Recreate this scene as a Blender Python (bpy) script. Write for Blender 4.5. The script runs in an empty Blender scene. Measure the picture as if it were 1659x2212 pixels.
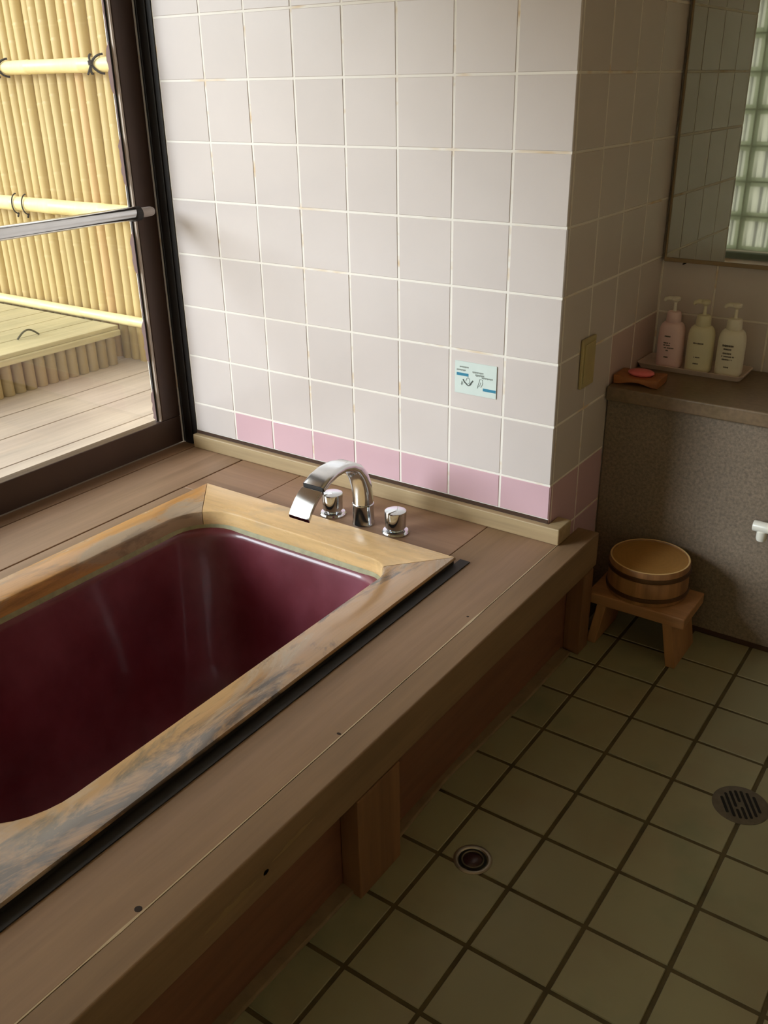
import bpy, bmesh, math, random
from mathutils import Vector, Matrix
from math import pi, sin, cos, radians

random.seed(7)
SC = bpy.context.scene
COL = SC.collection

# ------------------------------------------------------------------ camera
cam_d = bpy.data.cameras.new('camera')
cam = bpy.data.objects.new('camera', cam_d)
COL.objects.link(cam)
RX = Vector((0.81948692, 0.57287145, -0.01610854))
RY = Vector((0.23142045, -0.35649741, -0.90518185))
RZ = Vector((-0.52429549, 0.73805684, -0.42471913))
M = Matrix.Identity(4)
for i in range(3):
    M[i][0] = RX[i]; M[i][1] = -RY[i]; M[i][2] = -RZ[i]
M[0][3], M[1][3], M[2][3] = 0.84466565, -1.88280732, 1.35468839
cam.matrix_world = M
cam_d.sensor_fit = 'VERTICAL'
cam_d.sensor_height = 36.0
cam_d.lens = 1983.41 / 2212 * 36.0
cam_d.clip_start = 0.02
SC.camera = cam

# ------------------------------------------------------------------ sky, sun, exposure
W = bpy.data.worlds.new('overcast_sky')
SC.world = W
W.use_nodes = True
wn, wl = W.node_tree.nodes, W.node_tree.links
wn.clear()
wo = wn.new('ShaderNodeOutputWorld')
wb = wn.new('ShaderNodeBackground')
wt = wn.new('ShaderNodeTexCoord')
ws = wn.new('ShaderNodeSeparateXYZ')
wr = wn.new('ShaderNodeValToRGB')
wr.color_ramp.elements[0].position = 0.0
wr.color_ramp.elements[0].color = (1.0, 0.90, 0.72, 1)
wr.color_ramp.elements[1].position = 0.65
wr.color_ramp.elements[1].color = (0.96, 0.94, 0.90, 1)
wl.new(wt.outputs['Generated'], ws.inputs[0])
wl.new(ws.outputs['Z'], wr.inputs[0])
wl.new(wr.outputs[0], wb.inputs['Color'])
wb.inputs['Strength'].default_value = 2.5
wl.new(wb.outputs[0], wo.inputs[0])

sun_d = bpy.data.lights.new('hazy_sun', 'SUN')
sun_d.energy = 3.6
sun_d.angle = radians(24)
sun_d.color = (0.88, 0.97, 1.08)
sun = bpy.data.objects.new('hazy_sun', sun_d)
COL.objects.link(sun)
sun.rotation_euler = Vector((0.79, 1.0, -0.44)).to_track_quat('-Z', 'Y').to_euler()

SC.view_settings.view_transform = 'Standard'
SC.view_settings.look = 'None'
SC.view_settings.gamma = 1.0
SC.view_settings.use_curve_mapping = False
SC.view_settings.exposure = 0.0
SC.cycles.use_denoising = True
SC.cycles.max_bounces = 14
SC.cycles.diffuse_bounces = 8
SC.cycles.glossy_bounces = 6
SC.cycles.transparent_max_bounces = 16
SC.cycles.caustics_reflective = True
SC.cycles.sample_clamp_indirect = 6.0

# ------------------------------------------------------------------ material helpers
def srgb(*c):
    out = []
    for v in c:
        v /= 255.0
        out.append(v / 12.92 if v <= 0.04045 else ((v + 0.055) / 1.055) ** 2.4)
    return (*out, 1.0)

class Mat:
    def __init__(s, name, col, rough=0.5, metal=0.0, spec=0.5):
        s.m = bpy.data.materials.new(name)
        s.m.use_nodes = True
        s.n, s.l = s.m.node_tree.nodes, s.m.node_tree.links
        s.b = s.n['Principled BSDF']
        s.out = s.n['Material Output']
        s.b.inputs['Roughness'].default_value = rough
        s.b.inputs['Metallic'].default_value = metal
        s.b.inputs['Specular IOR Level'].default_value = spec
        s.b.inputs['Base Color'].default_value = col
        s.c = s.n.new('ShaderNodeRGB'); s.c.outputs[0].default_value = col
        s.cur = s.c.outputs[0]
        s.h = None
        s.tc = s.n.new('ShaderNodeTexCoord')
    def map(s, scale=(1, 1, 1), loc=(0, 0, 0), rot=(0, 0, 0)):
        m = s.n.new('ShaderNodeMapping')
        m.inputs['Scale'].default_value = scale
        m.inputs['Location'].default_value = loc
        m.inputs['Rotation'].default_value = rot
        s.l.new(s.tc.outputs['Object'], m.inputs[0])
        return m.outputs[0]
    def noise(s, sc, scale=(1, 1, 1), detail=4, rough=0.55, dist=0.0, loc=(0, 0, 0), rot=(0, 0, 0)):
        t = s.n.new('ShaderNodeTexNoise')
        t.inputs['Scale'].default_value = sc
        t.inputs['Detail'].default_value = detail
        t.inputs['Roughness'].default_value = rough
        t.inputs['Distortion'].default_value = dist
        s.l.new(s.map(scale, loc, rot), t.inputs['Vector'])
        return t.outputs[0]
    def ramp(s, src, lo, hi, a=0.0, b=1.0):
        r = s.n.new('ShaderNodeMapRange')
        r.inputs['From Min'].default_value = lo
        r.inputs['From Max'].default_value = hi
        r.inputs['To Min'].default_value = a
        r.inputs['To Max'].default_value = b
        s.l.new(src, r.inputs['Value'])
        return r.outputs[0]
    def mul(s, a, b):
        m = s.n.new('ShaderNodeMath'); m.operation = 'MULTIPLY'
        for i, v in enumerate((a, b)):
            if isinstance(v, (int, float)): m.inputs[i].default_value = v
            else: s.l.new(v, m.inputs[i])
        return m.outputs[0]
    def mix(s, fac, col, mode='MIX'):
        m = s.n.new('ShaderNodeMix'); m.data_type = 'RGBA'; m.blend_type = mode
        if isinstance(fac, (int, float)): m.inputs[0].default_value = fac
        else: s.l.new(fac, m.inputs[0])
        s.l.new(s.cur, m.inputs[6])
        m.inputs[7].default_value = col
        s.cur = m.outputs[2]
        return s
    def island(s, amount):
        g = s.n.new('ShaderNodeNewGeometry')
        r = s.ramp(g.outputs['Random Per Island'], 0, 1, 1 - amount, 1 + amount * 0.5)
        return s.value(r)
    def objrand(s, amount):
        g = s.n.new('ShaderNodeObjectInfo')
        return s.value(s.ramp(g.outputs['Random'], 0, 1, 1 - amount, 1 + amount * 0.4))
    def value(s, v):
        h = s.n.new('ShaderNodeHueSaturation')
        s.l.new(v, h.inputs['Value']); s.l.new(s.cur, h.inputs['Color'])
        s.cur = h.outputs[0]
        return s
    def bump(s, src, strength=0.3, dist=0.001):
        b = s.n.new('ShaderNodeBump')
        b.inputs['Strength'].default_value = strength
        b.inputs['Distance'].default_value = dist
        s.l.new(src, b.inputs['Height'])
        if s.h is not None: s.l.new(s.h, b.inputs['Normal'])
        s.h = b.outputs[0]
        return s
    def roughness(s, v):
        s.l.new(v, s.b.inputs['Roughness']); return s
    def done(s):
        s.l.new(s.cur, s.b.inputs['Base Color'])
        if s.h is not None: s.l.new(s.h, s.b.inputs['Normal'])
        return s.m

def plain(name, col, rough=0.5, metal=0.0, var=0.06, sc=30, spec=0.5):
    m = Mat(name, col, rough, metal, spec)
    m.value(m.ramp(m.noise(sc), 0.3, 0.7, 1 - var, 1 + var))
    return m.done()

def wood(name, c1, c2, axis='y', rough=0.55, sc=9.0, stretch=0.07, bump=0.25, fac=(0.35, 0.7), extra=None, rand=0.0):
    m = Mat(name, c1, rough)
    s = {'x': (stretch, 1, 1), 'y': (1, stretch, 1), 'z': (1, 1, stretch)}[axis]
    n1 = m.noise(sc, s, 6, 0.6, 0.6)
    n2 = m.noise(sc * 7, s, 3, 0.7, 0.2)
    m.mix(m.ramp(n1, fac[0], fac[1]), c2)
    m.value(m.ramp(n2, 0.3, 0.7, 0.86, 1.1))
    m.value(m.ramp(m.noise(2.3, (1, 1, 1), 2), 0.3, 0.7, 0.90, 1.08))
    if extra: extra(m)
    if rand: m.objrand(rand)
    m.bump(n2, bump, 0.0008)
    return m.done()

# ------------------------------------------------------------------ mesh helpers
def BM(): return bmesh.new()

def box(bm, x0, x1, y0, y1, z0, z1, mi=0):
    v = [bm.verts.new(p) for p in ((x0, y0, z0), (x1, y0, z0), (x1, y1, z0), (x0, y1, z0),
                                   (x0, y0, z1), (x1, y0, z1), (x1, y1, z1), (x0, y1, z1))]
    for f in ((3, 2, 1, 0), (4, 5, 6, 7), (0, 1, 5, 4), (1, 2, 6, 5), (2, 3, 7, 6), (3, 0, 4, 7)):
        fc = bm.faces.new([v[i] for i in f]); fc.material_index = mi
    return v

def prism(bm, pts, z0, z1, mi=0):
    n = len(pts)
    a = [bm.verts.new((p[0], p[1], z0)) for p in pts]
    b = [bm.verts.new((p[0], p[1], z1)) for p in pts]
    bm.faces.new(a[::-1]).material_index = mi
    bm.faces.new(b).material_index = mi
    for i in range(n):
        bm.faces.new((a[i], a[(i + 1) % n], b[(i + 1) % n], b[i])).material_index = mi

def loft(bm, loops, cap0=True, cap1=True, mi=0, closed=True):
    L = [[bm.verts.new(p) for p in lp] for lp in loops]
    for a, b in zip(L, L[1:]):
        n = len(a)
        for i in range(n if closed else n - 1):
            bm.faces.new((a[i], a[(i + 1) % n], b[(i + 1) % n], b[i])).material_index = mi
    if cap0: bm.faces.new(L[0][::-1]).material_index = mi
    if cap1: bm.faces.new(L[-1]).material_index = mi
    return L

def lathe(bm, prof, c=(0, 0, 0), n=40, sx=1.0, sy=1.0, cap0=True, cap1=True, mi=0, ax='z'):
    loops = []
    for r, h in prof:
        lp = []
        for i in range(n):
            a = 2 * pi * i / n
            p = (r * cos(a) * sx, r * sin(a) * sy, h)
            if ax == 'x': p = (p[2], p[0], p[1])
            if ax == 'y': p = (p[1], p[2], p[0])
            lp.append((c[0] + p[0], c[1] + p[1], c[2] + p[2]))
        loops.append(lp)
    loft(bm, loops, cap0, cap1, mi)

def tube(bm, path, r, n=10, caps=True, mi=0):
    P = [Vector(p) for p in path]
    loops = []
    up = Vector((0.13, 0.21, 0.97))
    for i, p in enumerate(P):
        t = (P[min(i + 1, len(P) - 1)] - P[max(i - 1, 0)]).normalized()
        a = t.cross(up)
        if a.length < 1e-3: a = t.cross(Vector((1, 0, 0)))
        a.normalize(); b = t.cross(a)
        rr = r[i] if isinstance(r, (list, tuple)) else r
        loops.append([tuple(p + a * rr * cos(2 * pi * k / n) + b * rr * sin(2 * pi * k / n)) for k in range(n)])
    loft(bm, loops, caps, caps, mi)

def mk(name, bm, mats, parent=None, smooth=False, bevel=0.0, seg=2, at=None, angle=35):
    bmesh.ops.recalc_face_normals(bm, faces=bm.faces)
    me = bpy.data.meshes.new(name)
    if at is not None:
        bmesh.ops.translate(bm, verts=bm.verts, vec=-Vector(at))
    bm.to_mesh(me); bm.free()
    if not isinstance(mats, (list, tuple)): mats = [mats]
    for m in mats: me.materials.append(m)
    o = bpy.data.objects.new(name, me)
    COL.objects.link(o)
    if at is not None: o.location = at
    if parent is not None:
        o.parent = parent
        if at is not None: o.location = Vector(at) - parent.location
        else: o.location = -parent.location if not parent.parent else Vector((0, 0, 0))
    if bevel:
        b = o.modifiers.new('bevel', 'BEVEL'); b.width = bevel; b.segments = seg
        b.limit_method = 'ANGLE'; b.angle_limit = radians(40)
        b.harden_normals = False
    if smooth:
        me.polygons.foreach_set('use_smooth', [True] * len(me.polygons))
        try:
            me.set_sharp_from_angle(angle=radians(angle))
        except Exception:
            pass
    return o

def empty(name, loc, label=None, cat=None, group=None, kind=None):
    o = bpy.data.objects.new(name, None)
    COL.objects.link(o); o.location = loc
    o.empty_display_size = 0.05
    return tag(o, label, cat, group, kind)

def tag(o, label=None, cat=None, group=None, kind=None):
    if label: o['label'] = label
    if cat: o['category'] = cat
    if group: o['group'] = group
    if kind: o['kind'] = kind
    return o

def struct(o): return tag(o, kind='structure')

def part_of(name, bm, mats, root, parent=None, **kw):
    """A part whose vertices are given in world coordinates; root/parent sit at root.location."""
    o = mk(name, bm, mats, None, **kw)
    o.parent = parent or root
    if parent is None:
        o.location = -root.location
    return o

def copy_tree(o, parent=None):
    c = o.copy(); COL.objects.link(c)
    if parent is not None: c.parent = parent
    for ch in list(o.children): copy_tree(ch, c)
    return c

# ------------------------------------------------------------------ materials
def tile_mat(name, col, var=0.03):
    m = Mat(name, col, 0.26, spec=0.4)
    m.value(m.ramp(m.noise(3.0, detail=3), 0.3, 0.7, 0.965, 1.03))
    m.island(var)
    m.bump(m.noise(16, detail=2), 0.10, 0.002)
    return m.done()
m_tile = tile_mat('cream_wall_tile', srgb(214, 204, 199))
m_pink = tile_mat('pink_wall_tile', srgb(214, 178, 186))
m_pale_pink = tile_mat('pale_pink_wall_tile', srgb(206, 182, 176))

g = Mat('wall_grout', srgb(240, 234, 224), 0.7)
g.mix(g.ramp(g.noise(5.0, (1, 1, 3), 3, 0.6), 0.56, 0.68, 0, 0.75), srgb(214, 180, 128))
g.bump(g.noise(160), 0.4, 0.0006)
m_grout = g.done()

m_plaster = plain('painted_plaster', srgb(176, 160, 140), 0.8, var=0.04, sc=8)
m_tile_w = tile_mat('warm_wall_tile', srgb(234, 224, 206))
m_ceiling = plain('ceiling_board', srgb(228, 212, 180), 0.8, var=0.03, sc=6)

f = Mat('floor_tile_glaze', srgb(148, 142, 110), 0.42)
f.mix(f.ramp(f.noise(5, detail=4), 0.5, 0.7, 0, 0.35), srgb(138, 118, 90))
f.mix(f.ramp(f.noise(6, detail=4, loc=(3, 5, 1)), 0.55, 0.72, 0, 0.4), srgb(108, 120, 92))
f.island(0.08)
f.bump(f.noise(120, detail=3), 0.15, 0.0008)
m_ftile = f.done()
g = Mat('floor_grout', srgb(84, 72, 42), 0.85)
g.value(g.ramp(g.noise(22, detail=5), 0.3, 0.7, 0.65, 1.2))
g.bump(g.noise(150), 0.5, 0.001)
m_fgrout = g.done()

DK1, DK2 = srgb(168, 136, 110), srgb(144, 116, 88)
m_deck = wood('deck_wood', DK1, DK2, 'y', 0.50, 6, 0.05)
m_deckx = wood('deck_wood_cross', srgb(164, 130, 102), srgb(144, 112, 84), 'x', 0.50, 6, 0.05)
m_deck_r = wood('deck_wood_faded', srgb(158, 126, 100), srgb(138, 110, 78), 'y', 0.58, 5, 0.06)
m_beam = wood('beam_wood', srgb(150, 120, 88), srgb(118, 92, 66), 'y', 0.6, 6, 0.05)
m_panel = wood('apron_red_wood', srgb(136, 90, 66), srgb(110, 72, 52), 'y', 0.55, 6, 0.06)
m_post = wood('post_wood', srgb(142, 100, 66), srgb(110, 76, 50), 'z', 0.6, 7, 0.06)
m_ledge = wood('ledge_wood', srgb(180, 158, 120), srgb(160, 134, 98), 'x', 0.55, 7, 0.05)
m_sill = wood('sill_wood', srgb(146, 112, 84), srgb(116, 88, 62), 'y', 0.6, 7, 0.05)
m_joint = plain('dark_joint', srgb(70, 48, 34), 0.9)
m_mortar = plain('mortar', srgb(134, 112, 84), 0.9, var=0.15)
m_glint = plain('pale_edge_glint', srgb(198, 176, 142), 0.5)  # painted glint along the deck-to-beam joint
m_knot = plain('dark_knot', srgb(48, 34, 26), 0.8)
m_streak = plain('pale_grain_streak', srgb(150, 122, 84), 0.6, var=0.1)

def rim_extra(strong):
    def fn(m):
        a = m.noise(7.5, (1, 0.35, 1) if strong != 'x' else (0.35, 1, 1), 5, 0.65, 0.8, loc=(2, 1, 0) if strong != 'x' else (9, 4, 0))
        m.mix(m.ramp(a, *((0.46, 0.58, 0, 0.7) if strong != 'x' else (0.56, 0.68, 0, 0.5))), srgb(168, 158, 142))
        b = m.noise(9, (1, 0.3, 1) if strong != 'x' else (0.3, 1, 1), 6, 0.7, 1.2, loc=(7, 3, 2))
        m.mix(m.ramp(b, 0.52, 0.62, 0, 0.85 if strong is True else (0.35 if strong is False else 0.12)), srgb(74, 68, 66))
        m.roughness(m.ramp(a, 0.45, 0.65, 0.18, 0.42))
    return fn
m_rim_r = wood('rim_wood_worn', srgb(190, 150, 106), srgb(164, 124, 84), 'y', 0.3, 8, 0.06, extra=rim_extra(True))
m_rim_l = wood('rim_wood_peeling', srgb(216, 162, 100), srgb(196, 146, 90), 'y', 0.3, 8, 0.06, extra=rim_extra(False))
m_rim_b = wood('rim_wood_varnished', srgb(228, 190, 136), srgb(214, 172, 114), 'x', 0.2, 7, 0.06, extra=rim_extra('x'))
m_rim_in = wood('rim_inner_edge_wood', srgb(190, 140, 82), srgb(150, 104, 60), 'x', 0.35, 8, 0.1)
m_caulk = plain('mossy_caulk', srgb(150, 144, 108), 0.6, var=0.2, sc=40)
m_black = plain('black_rubber_and_shadow', srgb(36, 33, 31), 0.6)  # black fittings, and the dark strip painted in for shadow under the rim

e = Mat('maroon_enamel', srgb(98, 25, 37), 0.42, spec=0.5)
e.value(e.ramp(e.noise(7, detail=4), 0.3, 0.7, 0.85, 1.12))
e.mix(e.ramp(e.noise(5, (1, 1, 0.8), 5), 0.38, 0.68, 0, 0.32), srgb(160, 90, 108))
e.b.inputs['Coat Weight'].default_value = 0.4
e.b.inputs['Coat Roughness'].default_value = 0.08
m_enamel = e.done()

m_chrome = plain('chrome', srgb(212, 216, 220), 0.09, 1.0, var=0.02)
m_chrome_satin = plain('brushed_chrome', srgb(222, 224, 226), 0.16, 1.0, var=0.03)
m_steel = plain('stained_steel', srgb(120, 112, 98), 0.45, 0.7, var=0.15, sc=60)
m_hole = plain('dark_drain_void', srgb(14, 12, 8), 0.8)
m_cup = plain('dark_red_drain_cup', srgb(58, 34, 36), 0.25)

m_frame = Mat('dark_brown_aluminium', srgb(84, 66, 58), 0.38, 0.25)
m_frame.value(m_frame.ramp(m_frame.noise(2.5, (1, 1, 0.3), 3), 0.3, 0.7, 0.75, 1.15))
m_frame = m_frame.done()
m_jamb = plain('blackened_jamb', srgb(26, 22, 20), 0.4)
m_bead = plain('aluminium_bead', srgb(190, 176, 162), 0.35, 0.2)
mf = Mat('peeling_film', srgb(150, 130, 136), 0.6)
mf.value(mf.ramp(mf.noise(80), 0.3, 0.7, 0.88, 1.12))
m_film = mf.done()
tlf = mf.n.new('ShaderNodeBsdfTranslucent'); tlf.inputs[0].default_value = srgb(204, 190, 190)
mxf = mf.n.new('ShaderNodeMixShader'); mxf.inputs[0].default_value = 0.7
mf.l.new(mf.b.outputs[0], mxf.inputs[1]); mf.l.new(tlf.outputs[0], mxf.inputs[2]); mf.l.new(mxf.outputs[0], mf.out.inputs[0])
m_cap = plain('frosted_cap', srgb(190, 180, 176), 0.5)

gm = bpy.data.materials.new('window_glass'); gm.use_nodes = True
n, l = gm.node_tree.nodes, gm.node_tree.links
n.clear()
o_ = n.new('ShaderNodeOutputMaterial'); tr = n.new('ShaderNodeBsdfTransparent'); gl = n.new('ShaderNodeBsdfGlossy')
mx = n.new('ShaderNodeMixShader'); fr = n.new('ShaderNodeMath'); lw = n.new('ShaderNodeLayerWeight'); lw.inputs[0].default_value = 0.5; fp = n.new('ShaderNodeMath'); fp.operation = 'POWER'; fp.inputs[1].default_value = 4.0; fr.operation = 'MULTIPLY_ADD'; fr.inputs[1].default_value = 0.6; fr.inputs[2].default_value = 0.04; l.new(lw.outputs['Facing'], fp.inputs[0]); l.new(fp.outputs[0], fr.inputs[0])
tr.inputs[0].default_value = (0.97, 0.98, 0.97, 1); gl.inputs['Roughness'].default_value = 0.02
l.new(fr.outputs[0], mx.inputs[0]); l.new(tr.outputs[0], mx.inputs[1]); l.new(gl.outputs[0], mx.inputs[2]); l.new(mx.outputs[0], o_.inputs[0])
m_glass = gm

mm = Mat('silvered_mirror', srgb(206, 208, 200), 0.02, 1.0)
m_mirror = mm.done()
m_mframe = plain('mirror_edge_trim', srgb(150, 128, 96), 0.5)

# glass block faces: greenish glass that lets daylight through
def block_mat(name, col, stripes):
    gm = bpy.data.materials.new(name); gm.use_nodes = True
    n, l = gm.node_tree.nodes, gm.node_tree.links
    n.clear()
    o_ = n.new('ShaderNodeOutputMaterial')
    tr = n.new('ShaderNodeBsdfTransparent'); tl = n.new('ShaderNodeBsdfTranslucent'); gl = n.new('ShaderNodeBsdfGlossy')
    gl.inputs['Roughness'].default_value = 0.1
    mx = n.new('ShaderNodeMixShader'); mx.inputs[0].default_value = 0.6
    m2 = n.new('ShaderNodeMixShader'); m2.inputs[0].default_value = 0.06
    tc = n.new('ShaderNodeTexCoord'); mp = n.new('ShaderNodeMapping'); mp.inputs['Scale'].default_value = (1, 1, 0.03)
    nz = n.new('ShaderNodeTexNoise'); nz.inputs['Scale'].default_value = 55; nz.inputs['Detail'].default_value = 3
    rp = n.new('ShaderNodeValToRGB')
    rp.color_ramp.elements[0].position = 0.40; rp.color_ramp.elements[0].color = tuple(c * (0.6 if stripes else 1) for c in col[:3]) + (1,)
    rp.color_ramp.elements[1].position = 0.52; rp.color_ramp.elements[1].color = col
    l.new(tc.outputs['Object'], mp.inputs[0]); l.new(mp.outputs[0], nz.inputs['Vector']); l.new(nz.outputs[0], rp.inputs[0])
    l.new(rp.outputs[0], tr.inputs[0]); l.new(rp.outputs[0], tl.inputs[0])
    l.new(tr.outputs[0], mx.inputs[1]); l.new(tl.outputs[0], mx.inputs[2])
    l.new(mx.outputs[0], m2.inputs[1]); l.new(gl.outputs[0], m2.inputs[2]); l.new(m2.outputs[0], o_.inputs[0])
    return gm
m_block = block_mat('glass_block_face', (0.97, 0.97, 0.93, 1), True)
m_block_e = block_mat('glass_block_edge', (0.69, 0.71, 0.62, 1), False)
m_bmortar = plain('block_mortar', srgb(150, 160, 140), 0.7)

t = Mat('speckled_stone_panel', srgb(128, 112, 94), 0.6)
t.value(t.ramp(t.noise(130, detail=4, rough=0.7), 0.35, 0.65, 0.72, 1.3))
t.value(t.ramp(t.noise(5, detail=3), 0.3, 0.7, 0.9, 1.08))
m_stone = t.done()
t = Mat('counter_stone', srgb(128, 106, 84), 0.35)
t.mix(t.ramp(t.noise(9, (1, 0.5, 1), 4), 0.4, 0.65, 0, 0.6), srgb(112, 94, 64))
t.value(t.ramp(t.noise(90, detail=3), 0.35, 0.65, 0.88, 1.1))
m_counter = t.done()
m_counter_edge = plain('counter_edge', srgb(118, 100, 80), 0.45, var=0.12, sc=50)

m_plate = plain('beige_plastic', srgb(188, 172, 122), 0.4, var=0.03)
m_sticker = plain('sticker_paper', srgb(214, 226, 220), 0.45, var=0.02)
m_blue = plain('sticker_blue', srgb(48, 130, 160), 0.5)
m_ink = plain('sticker_ink', srgb(96, 102, 98), 0.6)
m_inkl = plain('sticker_grey_ink', srgb(150, 158, 152), 0.6)
m_pinkp = plain('pink_plastic', srgb(236, 204, 204), 0.35, var=0.02)
m_ivory = plain('ivory_plastic', srgb(228, 222, 190), 0.35, var=0.02)
m_white = plain('white_plastic', srgb(236, 230, 210), 0.35, var=0.02)
m_whiteb = plain('bright_white_plastic', srgb(238, 234, 220), 0.3, var=0.02)
m_text = plain('printed_text', srgb(96, 86, 70), 0.6)
m_tray = plain('tray_plastic', srgb(214, 196, 186), 0.3, var=0.02)
m_soap = plain('pink_soap', srgb(238, 120, 122), 0.35, var=0.05)
m_dish = wood('soap_dish_wood', srgb(178, 112, 62), srgb(146, 86, 46), 'x', 0.45, 18, 0.15)
m_stool = wood('stool_cypress', srgb(182, 134, 88), srgb(158, 110, 70), 'x', 0.55, 10, 0.08)
m_stool_leg = wood('stool_cypress_leg', srgb(178, 130, 84), srgb(152, 104, 66), 'z', 0.55, 10, 0.08)
m_hoop = plain('dark_bronze_hoop', srgb(84, 56, 28), 0.4, 0.3, var=0.15)
def stave_extra(m):
    v = m.n.new('ShaderNodeTexCoord')
    m.value(m.ramp(m.noise(38, (1, 1, 0.01), 1), 0.35, 0.65, 0.78, 1.12))
m_basin = wood('basin_staves', srgb(166, 118, 72), srgb(140, 96, 58), 'z', 0.5, 14, 0.05, extra=stave_extra)
b = Mat('basin_base_board', srgb(170, 124, 64), 0.5)
wv = b.n.new('ShaderNodeTexWave'); wv.wave_type = 'RINGS'; wv.rings_direction = 'Z'
wv.inputs['Scale'].default_value = 26; wv.inputs['Distortion'].default_value = 1.6; wv.inputs['Detail Scale'].default_value = 1.0
b.l.new(b.tc.outputs['Object'], wv.inputs['Vector'])
b.value(b.ramp(wv.outputs['Fac'], 0, 1, 0.965, 1.02))
b.value(b.ramp(b.noise(22, (1, 1, 1), 3), 0.3, 0.7, 0.92, 1.06))
m_basin_top = b.done()
m_basin_rim = plain('basin_cut_edge', srgb(220, 184, 124), 0.5)

def bamboo(name, c, rand):
    m = Mat(name, c, 0.42)
    m.mix(m.ramp(m.noise(5, (1, 1, 0.3), 4), 0.45, 0.75, 0, 0.25), srgb(196, 164, 98))
    m.value(m.ramp(m.noise(60, (1, 1, 0.03), 2), 0.3, 0.7, 0.94, 1.05))
    m.objrand(rand)
    return m.done()
m_bam = bamboo('bamboo_culm', srgb(190, 168, 114), 0.07)
m_bam_brown = bamboo('weathered_bamboo', srgb(196, 164, 112), 0.05)
m_bam_rail = bamboo('pale_bamboo_rail', srgb(238, 220, 160), 0.05)
m_bam_clad = bamboo('dull_bamboo_cladding', srgb(158, 140, 104), 0.12)  # one even, duller tan for the platform cladding
m_bench = wood('bench_slat', srgb(190, 180, 142), srgb(168, 160, 122), 'y', 0.5, 6, 0.06)
m_terrace = wood('terrace_plank', srgb(202, 190, 178), srgb(184, 170, 160), 'y', 0.5, 4, 0.07)
m_rope = plain('black_rope', srgb(34, 28, 24), 0.8)
m_ground = plain('garden_soil', srgb(110, 100, 80), 0.9, var=0.2, sc=3)
m_eave = plain('eave_boards', srgb(120, 92, 66), 0.7)

# ------------------------------------------------------------------ key heights
ZD = 0.322      # top of the wooden bath surround
TS = 0.1500     # wall tile pitch
G0 = 0.4644     # a horizontal grout line
CT = 0.637      # counter top
PY = 0.316      # counter front panel plane
ZT = 0.280      # terrace outside

# ------------------------------------------------------------------ room shell
def tiles(bm, P, U, V, N, us, vs, gap, th, pick, jit=0.0):
    """Slabs between successive grout lines us (along U) and vs (along V); pick(i, j) gives the material slot or None."""
    P, U, V, N = Vector(P), Vector(U), Vector(V), Vector(N)
    for i in range(len(us) - 1):
        for j in range(len(vs) - 1):
            k = pick(i, j)
            if k is None: continue
            a, b_, c, d = us[i] + gap / 2, us[i + 1] - gap / 2, vs[j] + gap / 2, vs[j + 1] - gap / 2
            if b_ - a < 0.004 or d - c < 0.004: continue
            e_ = 0.0012
            dz = random.uniform(-jit, jit)
            lo = [P + U * u + V * v for u, v in ((a, c), (b_, c), (b_, d), (a, d))]
            tl = [random.uniform(-jit, jit) for _ in range(4)]
            hi = [P + U * u + V * v + N * (th + dz + tl[q]) for q, (u, v) in enumerate(((a + e_, c + e_), (b_ - e_, c + e_), (b_ - e_, d - e_), (a + e_, d - e_)))]
            L = [bm.verts.new(p) for p in lo]; H = [bm.verts.new(p) for p in hi]
            bm.faces.new(H).material_index = k
            for q in range(4):
                bm.faces.new((L[q], L[(q + 1) % 4], H[(q + 1) % 4], H[q])).material_index = k

ZTOP = 2.28
vl = [G0 + TS * k for k in range(0, 13)]
# tiled pillar between the window and the washstand
bm = BM()
box(bm, -1.40, -0.0016, 0.0016, 0.90, -0.02, ZTOP, 0)
ul = [-(0.137 + TS * k) for k in range(6, -1, -1)]
ul = [-1.2065] + ul + [0.0012]
vb = [0.3735, G0] + vl[1:]
def pick_front(i, j):
    return 2 if (j == 0 and 0 < i) else 1
tiles(bm, (0, 0.0016, 0), (1, 0, 0), (0, 0, 1), (0, -1, 0), ul, vb, 0.0052, 0.0012, pick_front, 0.0003)
us = [-0.0012, 0.0155, 0.166, PY + 0.003, 0.4715, 0.636]
vs_ = [0.015, 0.1644, 0.3144] + vl
def pick_side(i, j):
    if i <= 2: return 2 if j <= 2 else 1
    return None if j < 4 else (3 if j == 4 else 1)
tiles(bm, (-0.0016, 0, 0), (0, 1, 0), (0, 0, 1), (1, 0, 0), us, vs_, 0.0055, 0.0012, pick_side, 0.0003)
struct(mk('wall_back', bm, [m_grout, m_tile, m_pink, m_pale_pink]))

# wall behind the mirror
bm = BM()
box(bm, -0.05, 1.80, 0.6416, 0.76, -0.02, ZTOP, 0)
tiles(bm, (0, 0.6416, 0), (1, 0, 0), (0, 0, 1), (0, -1, 0), [0.0, 0.147, 0.297, 0.447, 0.597, 0.747, 0.897, 1.047, 1.197, 1.347, 1.497, 1.647, 1.75],
      [0.614] + vl[2:], 0.0050, 0.0022, lambda i, j: 1, 0.0003)
struct(mk('wall_vanity', bm, [m_grout, m_tile]))

bm = BM()
box(bm, 1.75, 1.85, -2.62, 0.76, -0.02, ZTOP, 0)
tiles(bm, (1.7500, 0, 0), (0, 1, 0), (0, 0, 1), (-1, 0, 0), [-2.5 + 0.15 * k for k in range(21)], [0.0] + vl, 0.0050, 0.0022, lambda i, j: 1, 0.0003)
struct(mk('wall_right', bm, [m_grout, m_tile_w]))

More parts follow.
